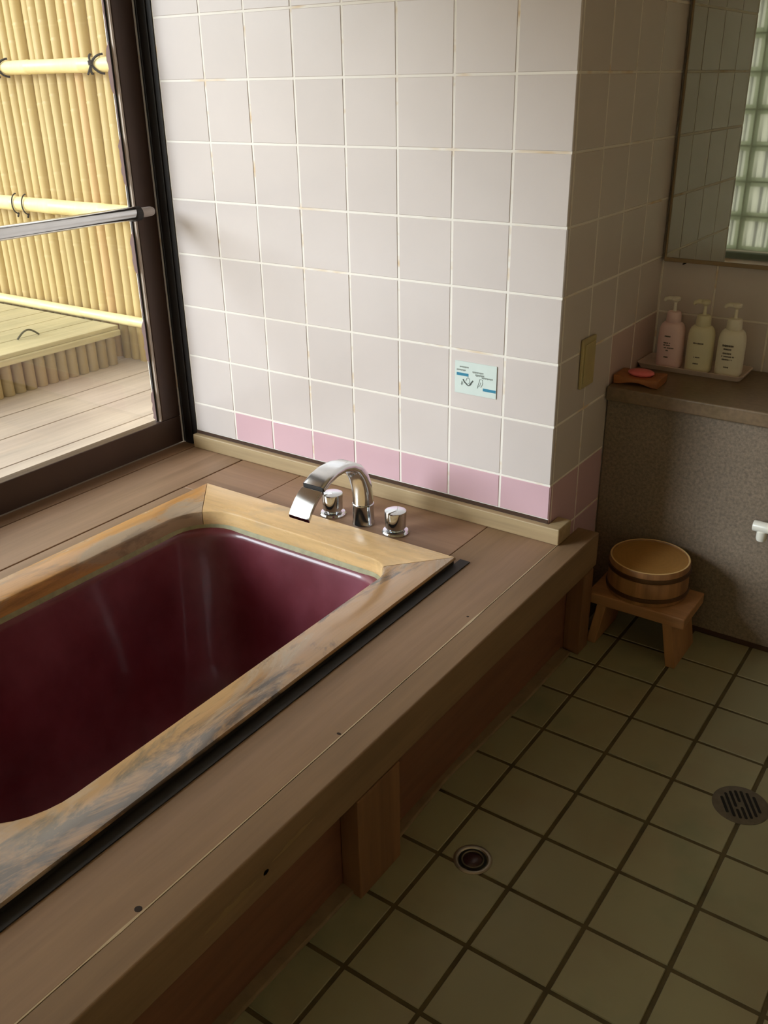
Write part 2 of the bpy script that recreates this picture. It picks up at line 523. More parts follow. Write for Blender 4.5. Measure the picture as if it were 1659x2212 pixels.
# wall with the glass blocks (behind the camera, only part of it seen in the mirror)
BX0, BP, BZ0 = -1.178, 0.186, 0.439
NBX, NBZ = 12, 7  # extra unseen columns added to bring more daylight to the washstand
bx1, bz1 = BX0 + BP * NBX, BZ0 + BP * NBZ
bm = BM()
for r in ((-1.40, BX0, -0.02, ZTOP), (bx1, 1.85, -0.02, ZTOP), (BX0, bx1, -0.02, BZ0), (BX0, bx1, bz1, ZTOP)):
    box(bm, r[0], r[1], -2.62, -2.50, r[2], r[3], 0)
tiles(bm, (0, -2.50, 0), (1, 0, 0), (0, 0, 1), (0, 1, 0), [bx1 + 0.15 * k for k in range(13)], [0.0] + vl, 0.0050, 0.0022, lambda i, j: 1, 0.0003)
struct(mk('wall_front', bm, [m_grout, m_tile_w]))

w2 = struct(empty('window_2', (BX0, -2.5, BZ0)))
bm = BM()
for k in range(NBX + 1):
    x = BX0 + BP * k
    box(bm, x - 0.004, x + 0.004, -2.585, -2.508, BZ0, bz1)
for k in range(NBZ + 1):
    z = BZ0 + BP * k
    box(bm, BX0, bx1, -2.584, -2.509, z - 0.004, z + 0.004)
part_of('mortar_grid', bm, m_bmortar, w2)
proto = None
for i in range(NBX):
    for j in range(NBZ):
        if proto is None:
            bm = BM()
            a, b_ = 0.004, BP - 0.004
            fr_ = 0.020
            for y in (-0.008, -0.078):
                box(bm, a + fr_, b_ - fr_, y - 0.002, y + 0.002, a + fr_, b_ - fr_, 0)
                box(bm, a, a + fr_, y - 0.003, y + 0.003, a, b_, 1)
                box(bm, b_ - fr_, b_, y - 0.003, y + 0.003, a, b_, 1)
                box(bm, a + fr_, b_ - fr_, y - 0.003, y + 0.003, a, a + fr_, 1)
                box(bm, a + fr_, b_ - fr_, y - 0.003, y + 0.003, b_ - fr_, b_, 1)
            proto = mk('glass_block', bm, [m_block, m_block_e], None)
            ob = proto
        else:
            ob = proto.copy(); COL.objects.link(ob)
        ob.parent = w2
        ob.location = (BP * i, 0, BP * j)
bm = BM(); box(bm, BX0 - 0.03, bx1 + 0.03, -2.50, -2.455, BZ0 - 0.045, BZ0 - 0.006)
struct(mk('trim_2', bm, m_block_e if False else plain('dark_green_sill', srgb(70, 80, 62), 0.4), bevel=0.003))

# floor
FU0, FV0, FP = 0.1518, 0.0125, 0.1515
bm = BM()
box(bm, 0.030, 1.75, -2.50, 0.76, -0.03, -0.0016, 0)
box(bm, -0.02, 0.030, 0.0, 0.40, -0.03, -0.0016, 0)
fu = [0.040] + [FU0 + FP * k for k in range(0, 11)] + [1.75]
fv = [-2.5] + [FV0 - FP * k for k in range(16, -3, -1)]
tiles(bm, (0, 0, -0.0016), (1, 0, 0), (0, 1, 0), (0, 0, 1), fu, fv, 0.0085, 0.0018, lambda i, j: 1, 0.0003)
struct(mk('floor', bm, [m_fgrout, m_ftile]))
bm = BM(); box(bm, -1.40, 0.04, -2.6, 0.9, -0.36, -0.30)
struct(mk('trim_3', bm, m_mortar))

bm = BM(); box(bm, -1.40, 1.85, -2.62, 0.90, ZTOP, ZTOP + 0.08)
struct(mk('ceiling', bm, m_ceiling))

# window wall: kerb below, lintel above
ZH = 1.92
bm = BM()
box(bm, -1.40, -1.212, -2.62, 0.0, -0.30, 0.318)
box(bm, -1.40, -1.27, -2.62, 0.0, ZH, ZTOP)
struct(mk('wall_left', bm, m_plaster))

# ------------------------------------------------------------------ sash window
w1 = struct(empty('window_1', (-1.27, 0, ZD)))
XS = -1.27
bm = BM()
box(bm, XS, -1.2075, -0.0015, 0.03, 0.325, ZH)
box(bm, XS + 0.012, -1.225, -0.006, 0.0, 0.325, ZH)
part_of('jamb', bm, m_jamb, w1, bevel=0.001)
bm = BM()
box(bm, XS - 0.035, XS, -0.0775, -0.006, 0.412, ZH)
part_of('stile', bm, m_frame, w1, bevel=0.002)
bm = BM()
box(bm, XS - 0.035, XS, -2.45, -0.006, 0.325, 0.4115)
part_of('bottom_rail', bm, m_frame, w1, bevel=0.002)
bm = BM()
box(bm, XS - 0.035, XS, -2.45, -0.006, ZH - 0.05, ZH)
box(bm, XS - 0.035, XS, -2.50, -2.45, 0.325, ZH)
part_of('outer_frame', bm, m_frame, w1, bevel=0.002)
bm = BM()
box(bm, XS - 0.012, XS - 0.001, -0.0855, -0.0790, 0.413, ZH - 0.05)
part_of('glazing_bead', bm, m_bead, w1, bevel=0.001)
bm = BM()
box(bm, XS - 0.016, XS - 0.011, -0.0905, -0.0850, 0.413, ZH - 0.05)
part_of('gasket', bm, m_black, w1)
bm = BM()
box(bm, XS - 0.018, XS - 0.014, -2.45, -0.080, 0.4115, ZH - 0.05)
part_of('glass_pane', bm, m_glass, w1)
bm = BM()
def film(z0, z1, w):
    n = 14
    L = []
    for k in range(n + 1):
        z = z0 + (z1 - z0) * k / n
        e_ = min(1, k / 1.5, (n - k) / 2.5)
        y = -0.089 - w * e_ * random.uniform(0.7, 1.1) - 0.001
        L.append([(XS - 0.0132, -0.088, z), (XS - 0.0132, y, z), (XS - 0.0126, y, z), (XS - 0.0126, -0.088, z)])
    loft(bm, L)
for z0, z1, w in ((1.33, 1.462, 0.014), (1.10, 1.235, 0.013), (0.86, 0.985, 0.015), (0.60, 0.735, 0.014), (0.414, 0.52, 0.012), (0.735, 0.86, 0.003), (1.235, 1.33, 0.003), (1.47, 1.9, 0.006)):
    film(z0, z1, w)
part_of('peeling_film', bm, m_film, w1)

# sill strip between sash and deck planks
bm = BM(); box(bm, -1.268, -1.212, -2.45, -0.001, 0.318, 0.3235)
struct(mk('trim_1', bm, m_sill, bevel=0.0015))

# ------------------------------------------------------------------ outside
bm = BM()
x = -1.385
edges = [-1.385, -1.452, -1.667, -1.895, -2.102, -2.34, -2.6, -2.85, -3.1, -3.35, -3.6, -3.9, -4.2, -4.5, -4.8]
for a, b_ in zip(edges, edges[1:]):
    y = -3.6
    box(bm, b_ + 0.0035, a - 0.0035, y, 0.72, ZT - 0.03, ZT)
    box(bm, b_ - 0.0034, b_ + 0.0034, y, 0.72, ZT - 0.03, ZT - 0.014, 1)
struct(mk('terrace_floor', bm, [m_terrace, m_joint], bevel=0.0012))
bm = BM(); box(bm, -9, 9, -9, 9, -0.5, -0.40)
struct(mk('ground', bm, m_ground))
bm = BM(); box(bm, -1.95, -1.39, -3.6, 0.9, 2.30, 2.36)
struct(mk('eave', bm, m_eave))

def culm_bm(h, r, seed):
    rnd = random.Random(seed)
    bm = BM(); prof = []
    z = 0.0; nxt = rnd.uniform(0.08, 0.3)
    while z < h:
        z1 = min(z + nxt, h)
        prof += [(r * 0.985, z + 0.004), (r * 0.955, z + nxt * 0.5)]
        if z1 < h:
            prof += [(r * 0.975, z1 - 0.010), (r * 1.015, z1 - 0.003), (r * 0.965, z1 + 0.0015)]
        z = z1; nxt = rnd.uniform(0.24, 0.34)
    prof[0] = (prof[0][0], 0.0); prof[-1] = (prof[-1][0], h)
    prof = sorted(prof, key=lambda p: p[1])
    lathe(bm, prof, n=14)
    return bm
fence = empty('bamboo_fence', (-2.9, 0.69, ZT), 'golden bamboo fence of upright culms lashed to rails beyond the window', 'fence')
protos = []
for s_ in range(5):
    me_o = mk('culm', culm_bm(1.56, 0.0280, 40 + s_), m_bam, None, smooth=True, angle=60)
    protos.append(me_o)
brown = mk('culm', culm_bm(1.56, 0.0265, 77), m_bam_brown, None, smooth=True, angle=60)
used = set()
xx = -1.52; k = 0
while xx > -4.75:
    near_brown = abs(xx + 2.385) < 0.027
    src = brown if near_brown else protos[k % 5]
    if src.name in used:
        o = src.copy(); COL.objects.link(o)
    else:
        o = src; used.add(src.name)
    o.parent = fence
    o.location = (xx - fence.location.x, 0.004 + random.uniform(-0.004, 0.004), 0.0)
    o.rotation_euler = (random.uniform(-0.003, 0.003), random.uniform(-0.006, 0.006), random.uniform(0, 6))
    if near_brown: o['label'] = 'weathered brown culm'
    xx -= 0.0545 + random.uniform(-0.002, 0.002); k += 1
bmx = 0
for z, r in ((1.428, 0.027), (0.900, 0.031), (0.462, 0.022), (1.78, 0.027)):
    bm = BM(); prof = []
    hh = -4.75 + fence.location.x * 0
    a = -4.75
    cuts = [a]
    while cuts[-1] < -1.6: cuts.append(cuts[-1] + random.uniform(0.26, 0.36))
    for c0, c1 in zip(cuts, cuts[1:]):
        prof += [(r * 0.97, c0 + 0.003), (r * 0.95, (c0 + c1) / 2), (r * 0.98, c1 - 0.006), (r * 1.04, c1 - 0.002)]
    lathe(bm, prof, c=(0, 0.69 - 0.032 - r, z), n=16, ax='x')
    o = part_of('rail', bm, m_bam_rail, fence, smooth=True, angle=60)
def lash(x, z, r, kind):
    bm = BM()
    yc = 0.69 - 0.032 - r
    if kind == 'x':
        for s in (-1, 1):
            pts = []
            for q in range(15):
                a = pi * q / 14
                pts.append((x + s * (0.5 - q / 14) * 0.070, yc - (r + 0.004) * sin(a), z + (r + 0.006) * cos(a)))
            tube(bm, pts, 0.0045, 6)
        tube(bm, [(x, yc - r - 0.006, z - 0.004), (x, yc - r - 0.008, z + 0.012)], 0.009, 8)
        tube(bm, [(x, yc - r - 0.004, z), (x - 0.03, yc - r, z - 0.035)], 0.004, 6)
    else:
        for dx in (-0.035, 0.035):
            bm = BM()
            pts = [(x + dx + 0.012 * sin(pi * q / 14), yc - (r + 0.003) * sin(pi * q / 14), z + (r + 0.010) * cos(pi * q / 14)) for q in range(15)]
            tube(bm, pts, 0.0028, 6)
            tube(bm, [pts[-1], (x + dx + 0.02, yc - r * 0.6, z - r - 0.02)], 0.004, 6)
            part_of('rope_lashing', bm, m_rope, fence)
        return
    part_of('rope_lashing', bm, m_rope, fence)
lash(-2.80, 1.428, 0.027, 'x'); lash(-2.215, 1.430, 0.027, 'x')
lash(-2.83, 0.900, 0.031, 'o'); lash(-3.5, 0.900, 0.031, 'o'); lash(-3.5, 1.428, 0.027, 'x')

# low bamboo-clad platform
pf = empty('bamboo_platform', (-2.28, 0.1, ZT), 'low platform with bamboo cladding and slatted top in front of the bamboo fence', 'platform')
bm = BM()
xs = [-2.272, -2.44, -2.60, -2.76, -2.93, -3.10, -3.27, -3.44, -3.62]
for i, (a, b_) in enumerate(zip(xs, xs[1:])):
    box(bm, b_ + 0.002, a - 0.002, -1.10, 0.603, 0.428, 0.446)
part_of('top', bm, m_bench, pf, bevel=0.003)
bm = BM(); box(bm, -3.60, -2.31, -1.08, 0.60, ZT, 0.427)
part_of('core', bm, m_eave, pf)
bm = BM(); box(bm, -2.295, -2.262, -1.11, 0.603, 0.404, 0.429)
part_of('edge_board', bm, m_bench, pf, bevel=0.004)
yy = 0.570; k = 0; cp = None
while yy > -1.1:
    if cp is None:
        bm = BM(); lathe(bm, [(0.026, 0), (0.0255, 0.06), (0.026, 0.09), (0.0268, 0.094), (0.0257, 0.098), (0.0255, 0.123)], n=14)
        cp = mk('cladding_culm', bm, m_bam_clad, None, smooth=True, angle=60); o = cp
    else:
        o = cp.copy(); COL.objects.link(o)
    o.parent = pf
    o.location = (-2.308 - pf.location.x, yy - pf.location.y, 0.001)
    o.rotation_euler = (0, 0, random.uniform(0, 6))
    yy -= 0.0505; k += 1
bm = BM()
pts = [(-2.42 + 0.0 * q, 0.22 + 0.10 * q / 12, 0.449 + 0.028 * sin(pi * q / 12)) for q in range(13)]
tube(bm, pts, 0.0038, 8)
tag(mk('wire_loop', bm, plain('green_black_wire', srgb(70, 68, 40), 0.5), smooth=True), 'small dark wire loop standing on the bamboo platform top', 'loop')
bm = BM()
box(bm, -1.535, -1.518, -0.16, 0.02, ZT + 0.0005, ZT + 0.002, 0)
prism(bm, [(-1.542, -0.16), (-1.512, -0.168), (-1.508, -0.205), (-1.53, -0.215), (-1.546, -0.19)], ZT + 0.0005, ZT + 0.004, 1)
tag(mk('wood_splinter', bm, [m_joint, m_whiteb]), 'pale chip and dark splinter lying on the terrace planks outside the window', 'wood splinter')

# ------------------------------------------------------------------ guard bar on the window
gb = empty('guard_bar', (-1.225, -0.12, 1.038), 'horizontal chrome bar running across the window at chest height', 'guard bar')
bm = BM()
lathe(bm, [(0.0165, -2.40), (0.0175, -2.398), (0.0175, -0.128), (0.0165, -0.126)], c=(-1.225, 0, 1.038), n=32, ax='y')
part_of('tube', bm, m_chrome_satin, gb, smooth=True)
bm = BM()
lathe(bm, [(0.019, -0.130), (0.019, -0.108)], c=(-1.225, 0, 1.036), n=24, ax='y')
box(bm, -1.270, -1.225, -0.130, -0.108, 1.016, 1.048)
part_of('bracket', bm, m_black, gb, bevel=0.001)
bm = BM()
lathe(bm, [(0.0115, -0.108), (0.0130, -0.098), (0.0130, -0.068), (0.0105, -0.060), (0.006, -0.057)], c=(-1.225, 0, 1.037), n=24, ax='y')
part_of('end_cap', bm, m_cap, gb, smooth=True)
bm = BM(); box(bm, -1.270, -1.225, -2.42, -2.398, 1.016, 1.048)
part_of('bracket', bm, m_black, gb)

# ------------------------------------------------------------------ wooden bath surround
ds = empty('bath_surround', (-0.5, -1.2, 0), 'reddish brown wooden plank surround around the sunken bathtub', 'bath surround')
T = 0.024
YN = -2.498
RX0, RX1, RY0, RY1 = -0.932, -0.121, -1.56, -0.236
def dboard(x0, x1, y0, y1, mat):
    bm = BM(); box(bm, x0 + 0.0008, x1 - 0.0008, y0 + 0.0008, y1 - 0.0008, ZD - T, ZD)
    return part_of('deck_board', bm, mat, ds, bevel=0.0012)
dboard(-1.2105, -1.006, YN, -0.001, m_deck)
dboard(-1.002, -0.918, YN, -0.26, m_deck)
dboard(-1.002, -0.776, -0.26, -0.001, m_deckx)
dboard(-0.7755, -0.158, -0.26, -0.001, m_deckx)
dboard(-0.1575, 0.034, YN, -0.001, m_deck_r)
dboard(-0.918, -0.158, YN, -1.50, m_deckx)
bm = BM(); box(bm, -1.210, 0.034, YN + 0.01, -0.35 + 0.349, ZD - T - 0.02, ZD - T - 0.016)
bm.free()
# joists under the joints so that the gaps read dark
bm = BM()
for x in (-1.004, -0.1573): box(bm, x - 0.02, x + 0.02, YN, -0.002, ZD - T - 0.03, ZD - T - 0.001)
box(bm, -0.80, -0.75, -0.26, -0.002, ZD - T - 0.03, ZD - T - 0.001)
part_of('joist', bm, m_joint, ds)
bm = BM(); box(bm, 0.0345, 0.092, YN, 0.108, 0.230, ZD)
part_of('nosing_beam', bm, m_beam, ds, bevel=0.0035, seg=3)
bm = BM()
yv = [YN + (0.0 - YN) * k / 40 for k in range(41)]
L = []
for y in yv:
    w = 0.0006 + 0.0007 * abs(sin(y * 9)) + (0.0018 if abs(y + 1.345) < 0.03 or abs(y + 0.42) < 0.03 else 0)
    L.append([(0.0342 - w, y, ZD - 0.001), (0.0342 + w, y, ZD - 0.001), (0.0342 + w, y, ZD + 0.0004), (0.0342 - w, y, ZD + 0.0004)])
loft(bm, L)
part_of('edge_glint_line', bm, m_glint, ds)  # light catching the joint, drawn as a pale strip
bm = BM(); box(bm, 0.028, 0.047, YN, 0.085, 0.004, 0.232)
part_of('apron_panel', bm, m_panel, ds)
for y0, y1 in ((-0.920, -0.790), (0.030, 0.088)):
    bm = BM()
    prism(bm, [(0.0475, y0 + 0.006), (0.094, y0), (0.094, y1), (0.0475, y1)], 0.0, 0.229)
    part_of('post', bm, m_post, ds, bevel=0.002)
bm = BM(); prism(bm, [(0.036, YN), (0.074, YN), (0.070, -1.2), (0.076, -0.9), (0.060, -0.56), (0.076, -0.2), (0.078, 0.02), (0.036, 0.03)], -0.001, 0.009)
part_of('mortar_strip', bm, m_mortar, ds, bevel=0.003)
# knots and a pale grain streak on the front of the beam
bm = BM()
for (px_, py_, a, b_) in ((0.027, -0.880, 0.0045, 0.003), (0.026, -1.335, 0.006, 0.0055), (0.019, -0.420, 0.003, 0.003)):
    bm = BM(); lathe(bm, [(1.0, 0), (0.8, 0.0004)], c=(px_, py_, ZD), n=12, sx=a, sy=b_)
    part_of('knot', bm, m_knot, ds)
bm = BM(); lathe(bm, [(1.0, 0), (0.8, 0.0005)], c=(0.0915, -1.150, 0.268), n=14, sx=0.008, sy=0.0055, ax='x')
part_of('knot', bm, m_knot, ds)

for (y0, y1, z0, h) in ((-1.285, -1.165, 0.262, 0.010), (-1.140, -1.030, 0.276, 0.007)):
    bm = BM()
    up_ = [(y0 + (y1 - y0) * q / 12, z0 + 0.008 * q / 12 + h * sin(pi * q / 12) ** 0.8 * (0.7 + 0.3 * sin(q * 1.7))) for q in range(13)]
    dn_ = [(y0 + (y1 - y0) * q / 12, z0 + 0.008 * q / 12 - 0.5 * h * sin(pi * q / 12)) for q in range(11, 0, -1)]
    loop_ = up_ + dn_
    loft(bm, [[(0.0918, a, b_) for a, b_ in loop_], [(0.0922, a, b_) for a, b_ in loop_]])
    part_of('grain_streak', bm, m_streak, ds)

# pale ledge strip that wraps the foot of the tiled pillar
bm = BM()
prism(bm, [(-1.207, -0.0010), (-1.207, -0.0195), (0.0385, -0.0195), (0.0385, 0.052), (0.0020, 0.052), (0.0020, -0.0010)], ZD + 0.0006, 0.3655)
tag(mk('wooden_ledge', bm, m_ledge, bevel=0.0025), 'pale wooden ledge strip running along the foot of the tiled wall', 'ledge')

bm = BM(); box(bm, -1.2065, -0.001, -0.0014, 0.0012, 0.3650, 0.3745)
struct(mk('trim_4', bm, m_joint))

# ------------------------------------------------------------------ bathtub
def rrect(x0, x1, y0, y1, r, n=10):
    """counter-clockwise from the near-left corner; r = radii (near-left, near-right, far-right, far-left)"""
    out = []
    for (cx, cy, a0, rr) in ((x0 + r[0], y0 + r[0], pi, r[0]), (x1 - r[1], y0 + r[1], 1.5 * pi, r[1]),
                             (x1 - r[2], y1 - r[2], 0.0, r[2]), (x0 + r[3], y1 - r[3], 0.5 * pi, r[3])):
        for k in range(n + 1):
            a = a0 + 0.5 * pi * k / n
            out.append((cx + rr * cos(a), cy + rr * sin(a)))
    return out
ZR = 0.3425
IX0, IX1, IY0, IY1 = -0.842, -0.216, -1.405, -0.346
RAD = (0.13, 0.16, 0.075, 0.12)
tub = empty('bathtub', (-0.53, -0.9, 0), 'sunken maroon enamel bathtub with a worn wooden rim', 'bathtub')
NC = 10
inner = rrect(IX0, IX1, IY0, IY1, RAD, NC)
corners = [(RX0, RY0), (RX1, RY0), (RX1, RY1), (RX0, RY1)]
mid = [NC // 2 + i * (NC + 1) for i in range(4)]
mats_r = [('near', m_rim_r), ('right', m_rim_r), ('far', m_rim_b), ('left', m_rim_l)]
for s in range(4):
    i0, i1 = mid[s], mid[(s + 1) % 4]
    if i1 <= i0: i1 += len(inner)
    pin = [inner[i % len(inner)] for i in range(i0, i1 + 1)]
    A, B = Vector(corners[s]), Vector(corners[(s + 1) % 4])
    D = (B - A).normalized()
    ts = [(Vector(p) - A).dot(D) for p in pin]
    t0, t1 = ts[0], ts[-1]
    Ln = (B - A).length
    pout = [A + D * (Ln * (t - t0) / (t1 - t0)) for t in ts]
    bm = BM()
    L = []
    g_ = 0.0012
    for k, (p, q) in enumerate(zip(pin, pout)):
        p, q = Vector(p), Vector(q)
        if k == 0: p = p + D * g_; q = q + D * g_
        if k == len(pin) - 1: p = p - D * g_; q = q - D * g_
        inw = (p - q).normalized()
        rd = 0.006
        L.append([(q.x, q.y, ZR - 0.0065), (q.x, q.y, ZR - 0.0025), (q.x + inw.x * 0.003, q.y + inw.y * 0.003, ZR),
                  (p.x - inw.x * rd, p.y - inw.y * rd, ZR), (p.x - inw.x * rd * 0.3, p.y - inw.y * rd * 0.3, ZR - rd * 0.3), (p.x, p.y, ZR - rd),
                  (p.x, p.y, 0.3035), (p.x - inw.x * 0.02, p.y - inw.y * 0.02, 0.3035)])
    loft(bm, L, True, True)
    part_of('rim_board', bm, mats_r[s][1], tub, smooth=True, angle=40)
def loop_off(d, z, extra=0.0):
    r = [min(max(0.0005 if d > 0.2 else 0.02, q - d + extra), 0.3125 - d) for q in RAD]
    return [(p[0], p[1], z) for p in rrect(IX0 + d, IX1 - d, IY0 + d, IY1 - d, r, NC)]
# caulk between rim and enamel
bm = BM()
loft(bm, [loop_off(0.0005, 0.3050), loop_off(0.003, 0.301), loop_off(0.0065, 0.2935), loop_off(-0.004, 0.290), loop_off(-0.004, 0.3050)], False, False)
part_of('caulk_line', bm, m_caulk, tub, smooth=True)
bm = BM()
prof = [(-0.012, 0.298), (-0.002, 0.297), (0.006, 0.2945), (0.011, 0.289), (0.0135, 0.280), (0.016, 0.262), (0.034, 0.18), (0.054, 0.08), (0.080, -0.05), (0.098, -0.115), (0.125, -0.160), (0.165, -0.185), (0.21, -0.194), (0.26, -0.197), (0.3120, -0.1985)]
loft(bm, [loop_off(d, z, 0.02 + min(d * 1.1, 0.16) if d < 0.2 else 0.02 + 0.16 * (0.313 - d) / 0.113) for d, z in prof], False, False)
sh = part_of('enamel_shell', bm, m_enamel, tub, smooth=True, angle=80)
sh.data.flip_normals() if False else None
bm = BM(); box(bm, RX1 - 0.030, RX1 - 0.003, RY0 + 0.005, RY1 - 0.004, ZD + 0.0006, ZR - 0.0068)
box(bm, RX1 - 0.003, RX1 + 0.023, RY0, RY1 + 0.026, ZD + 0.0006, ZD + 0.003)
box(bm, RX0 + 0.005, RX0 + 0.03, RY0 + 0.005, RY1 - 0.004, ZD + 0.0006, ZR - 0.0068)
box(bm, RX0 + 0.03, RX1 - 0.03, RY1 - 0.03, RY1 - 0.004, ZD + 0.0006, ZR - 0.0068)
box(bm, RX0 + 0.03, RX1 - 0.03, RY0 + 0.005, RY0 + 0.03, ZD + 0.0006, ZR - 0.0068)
part_of('rim_shadow_strip', bm, m_black, tub)  # black strip and blocks stand in for the shadow under the overhanging rim

# ------------------------------------------------------------------ bath spout and taps
SXp = -0.437
sp = empty('bath_spout', (SXp, -0.17, ZD), 'arched chrome waterfall spout on the deck behind the tub rim', 'faucet')
bm = BM()
lathe(bm, [(0.0300, ZD + 0.0005), (0.0300, ZD + 0.003), (0.0280, ZD + 0.006), (0.0272, 0.374), (0.0282, 0.376), (0.0282, 0.3785), (0.0270, 0.380)], c=(SXp, -0.17, 0), n=40)
part_of('base', bm, m_chrome, sp, smooth=True)
bm = BM()
cl = [(-0.170, 0.379), (-0.1705, 0.402), (-0.176, 0.432), (-0.188, 0.462), (-0.208, 0.488), (-0.235, 0.505), (-0.268, 0.513), (-0.305, 0.512), (-0.335, 0.505), (-0.362, 0.492)]
wd = [0.0262, 0.0262, 0.0262, 0.0264, 0.027, 0.027, 0.0285, 0.030, 0.031, 0.0315]
tk = [0.0262, 0.0255, 0.0230, 0.0190, 0.0150, 0.0120, 0.0100, 0.0090, 0.0085, 0.0080]
sq = [1.0, 0.95, 0.85, 0.7, 0.6, 0.5, 0.42, 0.36, 0.34, 0.32]
L = []
NS = 28
for i, (y, z) in enumerate(cl):
    a = Vector(cl[max(i - 1, 0)]); b_ = Vector(cl[min(i + 1, len(cl) - 1)])
    t_ = (b_ - a).normalized(); nn = Vector((t_.y, -t_.x)) * -1
    lp = []
    for k in range(NS):
        an = 2 * pi * k / NS
        cx_ = abs(cos(an)) ** sq[i] * (1 if cos(an) >= 0 else -1)
        cy_ = abs(sin(an)) ** sq[i] * (1 if sin(an) >= 0 else -1)
        lp.append((SXp + wd[i] * cx_, y + nn.x * tk[i] * cy_, z + nn.y * tk[i] * cy_))
    L.append(lp)
loft(bm, L)
part_of('arch', bm, m_chrome_satin, sp, smooth=True, angle=50)
bm = BM()
cl = [(-0.364, 0.487), (-0.378, 0.479), (-0.394, 0.466), (-0.408, 0.450), (-0.418, 0.435)]
L = []
for i, (y, z) in enumerate(cl):
    w = 0.0305
    L.append([(SXp - w, y - 0.002, z - 0.006), (SXp + w, y - 0.002, z - 0.006), (SXp + w, y - 0.005, z + 0.0035), (SXp - w, y - 0.005, z + 0.0035)])
loft(bm, L)
part_of('lip', bm, m_chrome, sp, smooth=True, bevel=0.0012, angle=60)
bm = BM(); box(bm, SXp - 0.029, SXp + 0.029, -0.3655, -0.3615, 0.480, 0.4965)
part_of('seam', bm, m_black, sp)

def make_tap(x, y, label):
    t_ = empty('tap_handle', (x, y, ZD), label, 'tap', 'chrome tap handles beside the spout')
    bm = BM(); lathe(bm, [(0.0350, 0), (0.0350, 0.003), (0.032, 0.0065), (0.022, 0.0085), (0.0200, 0.014)], n=36)
    o = mk('flange', bm, m_chrome, t_, smooth=True); o.location = (0, 0, 0.0005)
    bm = BM(); lathe(bm, [(0.0235, 0.013), (0.0262, 0.016), (0.0278, 0.057), (0.0272, 0.0600), (0.022, 0.0618), (0.001, 0.0622)], n=36)
    o = mk('knob', bm, m_chrome, t_, smooth=True); o.location = (0, 0, 0)
    bm = BM()
    prism(bm, [(-0.0040, -0.030), (0.0040, -0.030), (0.0065, -0.004), (0.0, 0.0), (-0.0065, -0.004)], 0.034, 0.0636)
    o = mk('pointer', bm, m_chrome_satin, t_, bevel=0.001); o.location = (0, 0, 0)
    return t_
ta = make_tap(-0.537, -0.170, 'chrome tap handle on the window side of the spout')
ta.rotation_euler = (0, 0, -0.35)
tb = copy_tree(ta)
tb.location = (-0.337, -0.170, ZD)
tb.rotation_euler = (0, 0, -0.15)
tb['label'] = 'chrome tap handle to the right of the spout, nearer the pillar corner'

# ------------------------------------------------------------------ on the tiled wall
st = empty('safety_sticker', (-0.213, -0.001, 0.697), 'small pale caution sticker with blue bars and hand pictures on a wall tile', 'sticker')
bm = BM(); box(bm, -0.271, -0.156, -0.0015, -0.0007, 0.657, 0.7375)
part_of('paper', bm, m_sticker, st)
bm = BM()
box(bm, -0.266, -0.233, -0.0019, -0.0014, 0.7015, 0.7085)
part_of('blue_bar', bm, m_blue, st)
bm = BM(); box(bm, -0.192, -0.157, -0.0019, -0.0014, 0.6715, 0.6785)
part_of('blue_bar', bm, m_blue, st)
bm = BM()
def ink(pts, r): tube(bm, [(p[0], -0.0017, p[1]) for p in pts], r, 6)
ink([(-0.248, 0.693), (-0.243, 0.686), (-0.236, 0.681)], 0.0016)
ink([(-0.220, 0.693), (-0.225, 0.687), (-0.229, 0.682)], 0.0016)
ink([(-0.240, 0.684), (-0.236, 0.680), (-0.232, 0.679), (-0.228, 0.681), (-0.225, 0.685)], 0.0012)
part_of('hand_drawing', bm, m_ink, st)
bm = BM()
def dash(x0, x1, z, h):
    x = x0
    while x < x1:
        w = random.uniform(0.0012, 0.0026)
        box(bm, x, min(x + w, x1), -0.0019, -0.0014, z - h * random.uniform(0.6, 1), z)
        x += w + 0.0006
dash(-0.258, -0.233, 0.7255, 0.0042); dash(-0.266, -0.241, 0.7175, 0.0045)
dash(-0.222, -0.192, 0.7165, 0.0045); dash(-0.214, -0.190, 0.7105, 0.0055); dash(-0.196, -0.166, 0.7055, 0.0045)
ink([(-0.240, 0.690), (-0.238, 0.696), (-0.234, 0.699), (-0.230, 0.696), (-0.229, 0.688), (-0.233, 0.684)], 0.0007)
ink([(-0.253, 0.680), (-0.251, 0.688), (-0.248, 0.683), (-0.252, 0.678)], 0.0008)
ink([(-0.208, 0.676), (-0.204, 0.690), (-0.201, 0.700), (-0.194, 0.699), (-0.193, 0.690), (-0.198, 0.680)], 0.0007)
ink([(-0.206, 0.680), (-0.201, 0.684), (-0.199, 0.692)], 0.0006)
part_of('fine_print', bm, m_inkl, st)

sw = empty('switch_cover', (0.0, 0.155, 0.735), 'beige plastic cover plate on the side of the tiled pillar', 'wall plate')
bm = BM(); box(bm, 0.0009, 0.0085, 0.1180, 0.1925, 0.6760, 0.7960)
part_of('plate', bm, m_plate, sw, bevel=0.002)
bm = BM(); box(bm, 0.0085, 0.0115, 0.1260, 0.1845, 0.6880, 0.7840)
part_of('flap', bm, m_plate, sw, bevel=0.002)

# ------------------------------------------------------------------ washstand
vs = empty('washstand', (0.9, 0.45, 0), 'grey brown stone washstand with thick counter to the right of the pillar', 'washstand')
bm = BM(); box(bm, 0.003, 1.748, 0.298, 0.6385, 0.6005, CT)
part_of('countertop', bm, m_counter, vs, bevel=0.004, seg=3)
bm = BM(); box(bm, 0.003, 1.748, PY, PY + 0.02, 0.0, 0.6005)
part_of('front_panel', bm, m_stone, vs)
bm = BM(); box(bm, 0.003, 1.748, PY - 0.004, PY, 0.0, 0.012)
part_of('base_joint', bm, m_joint, vs)

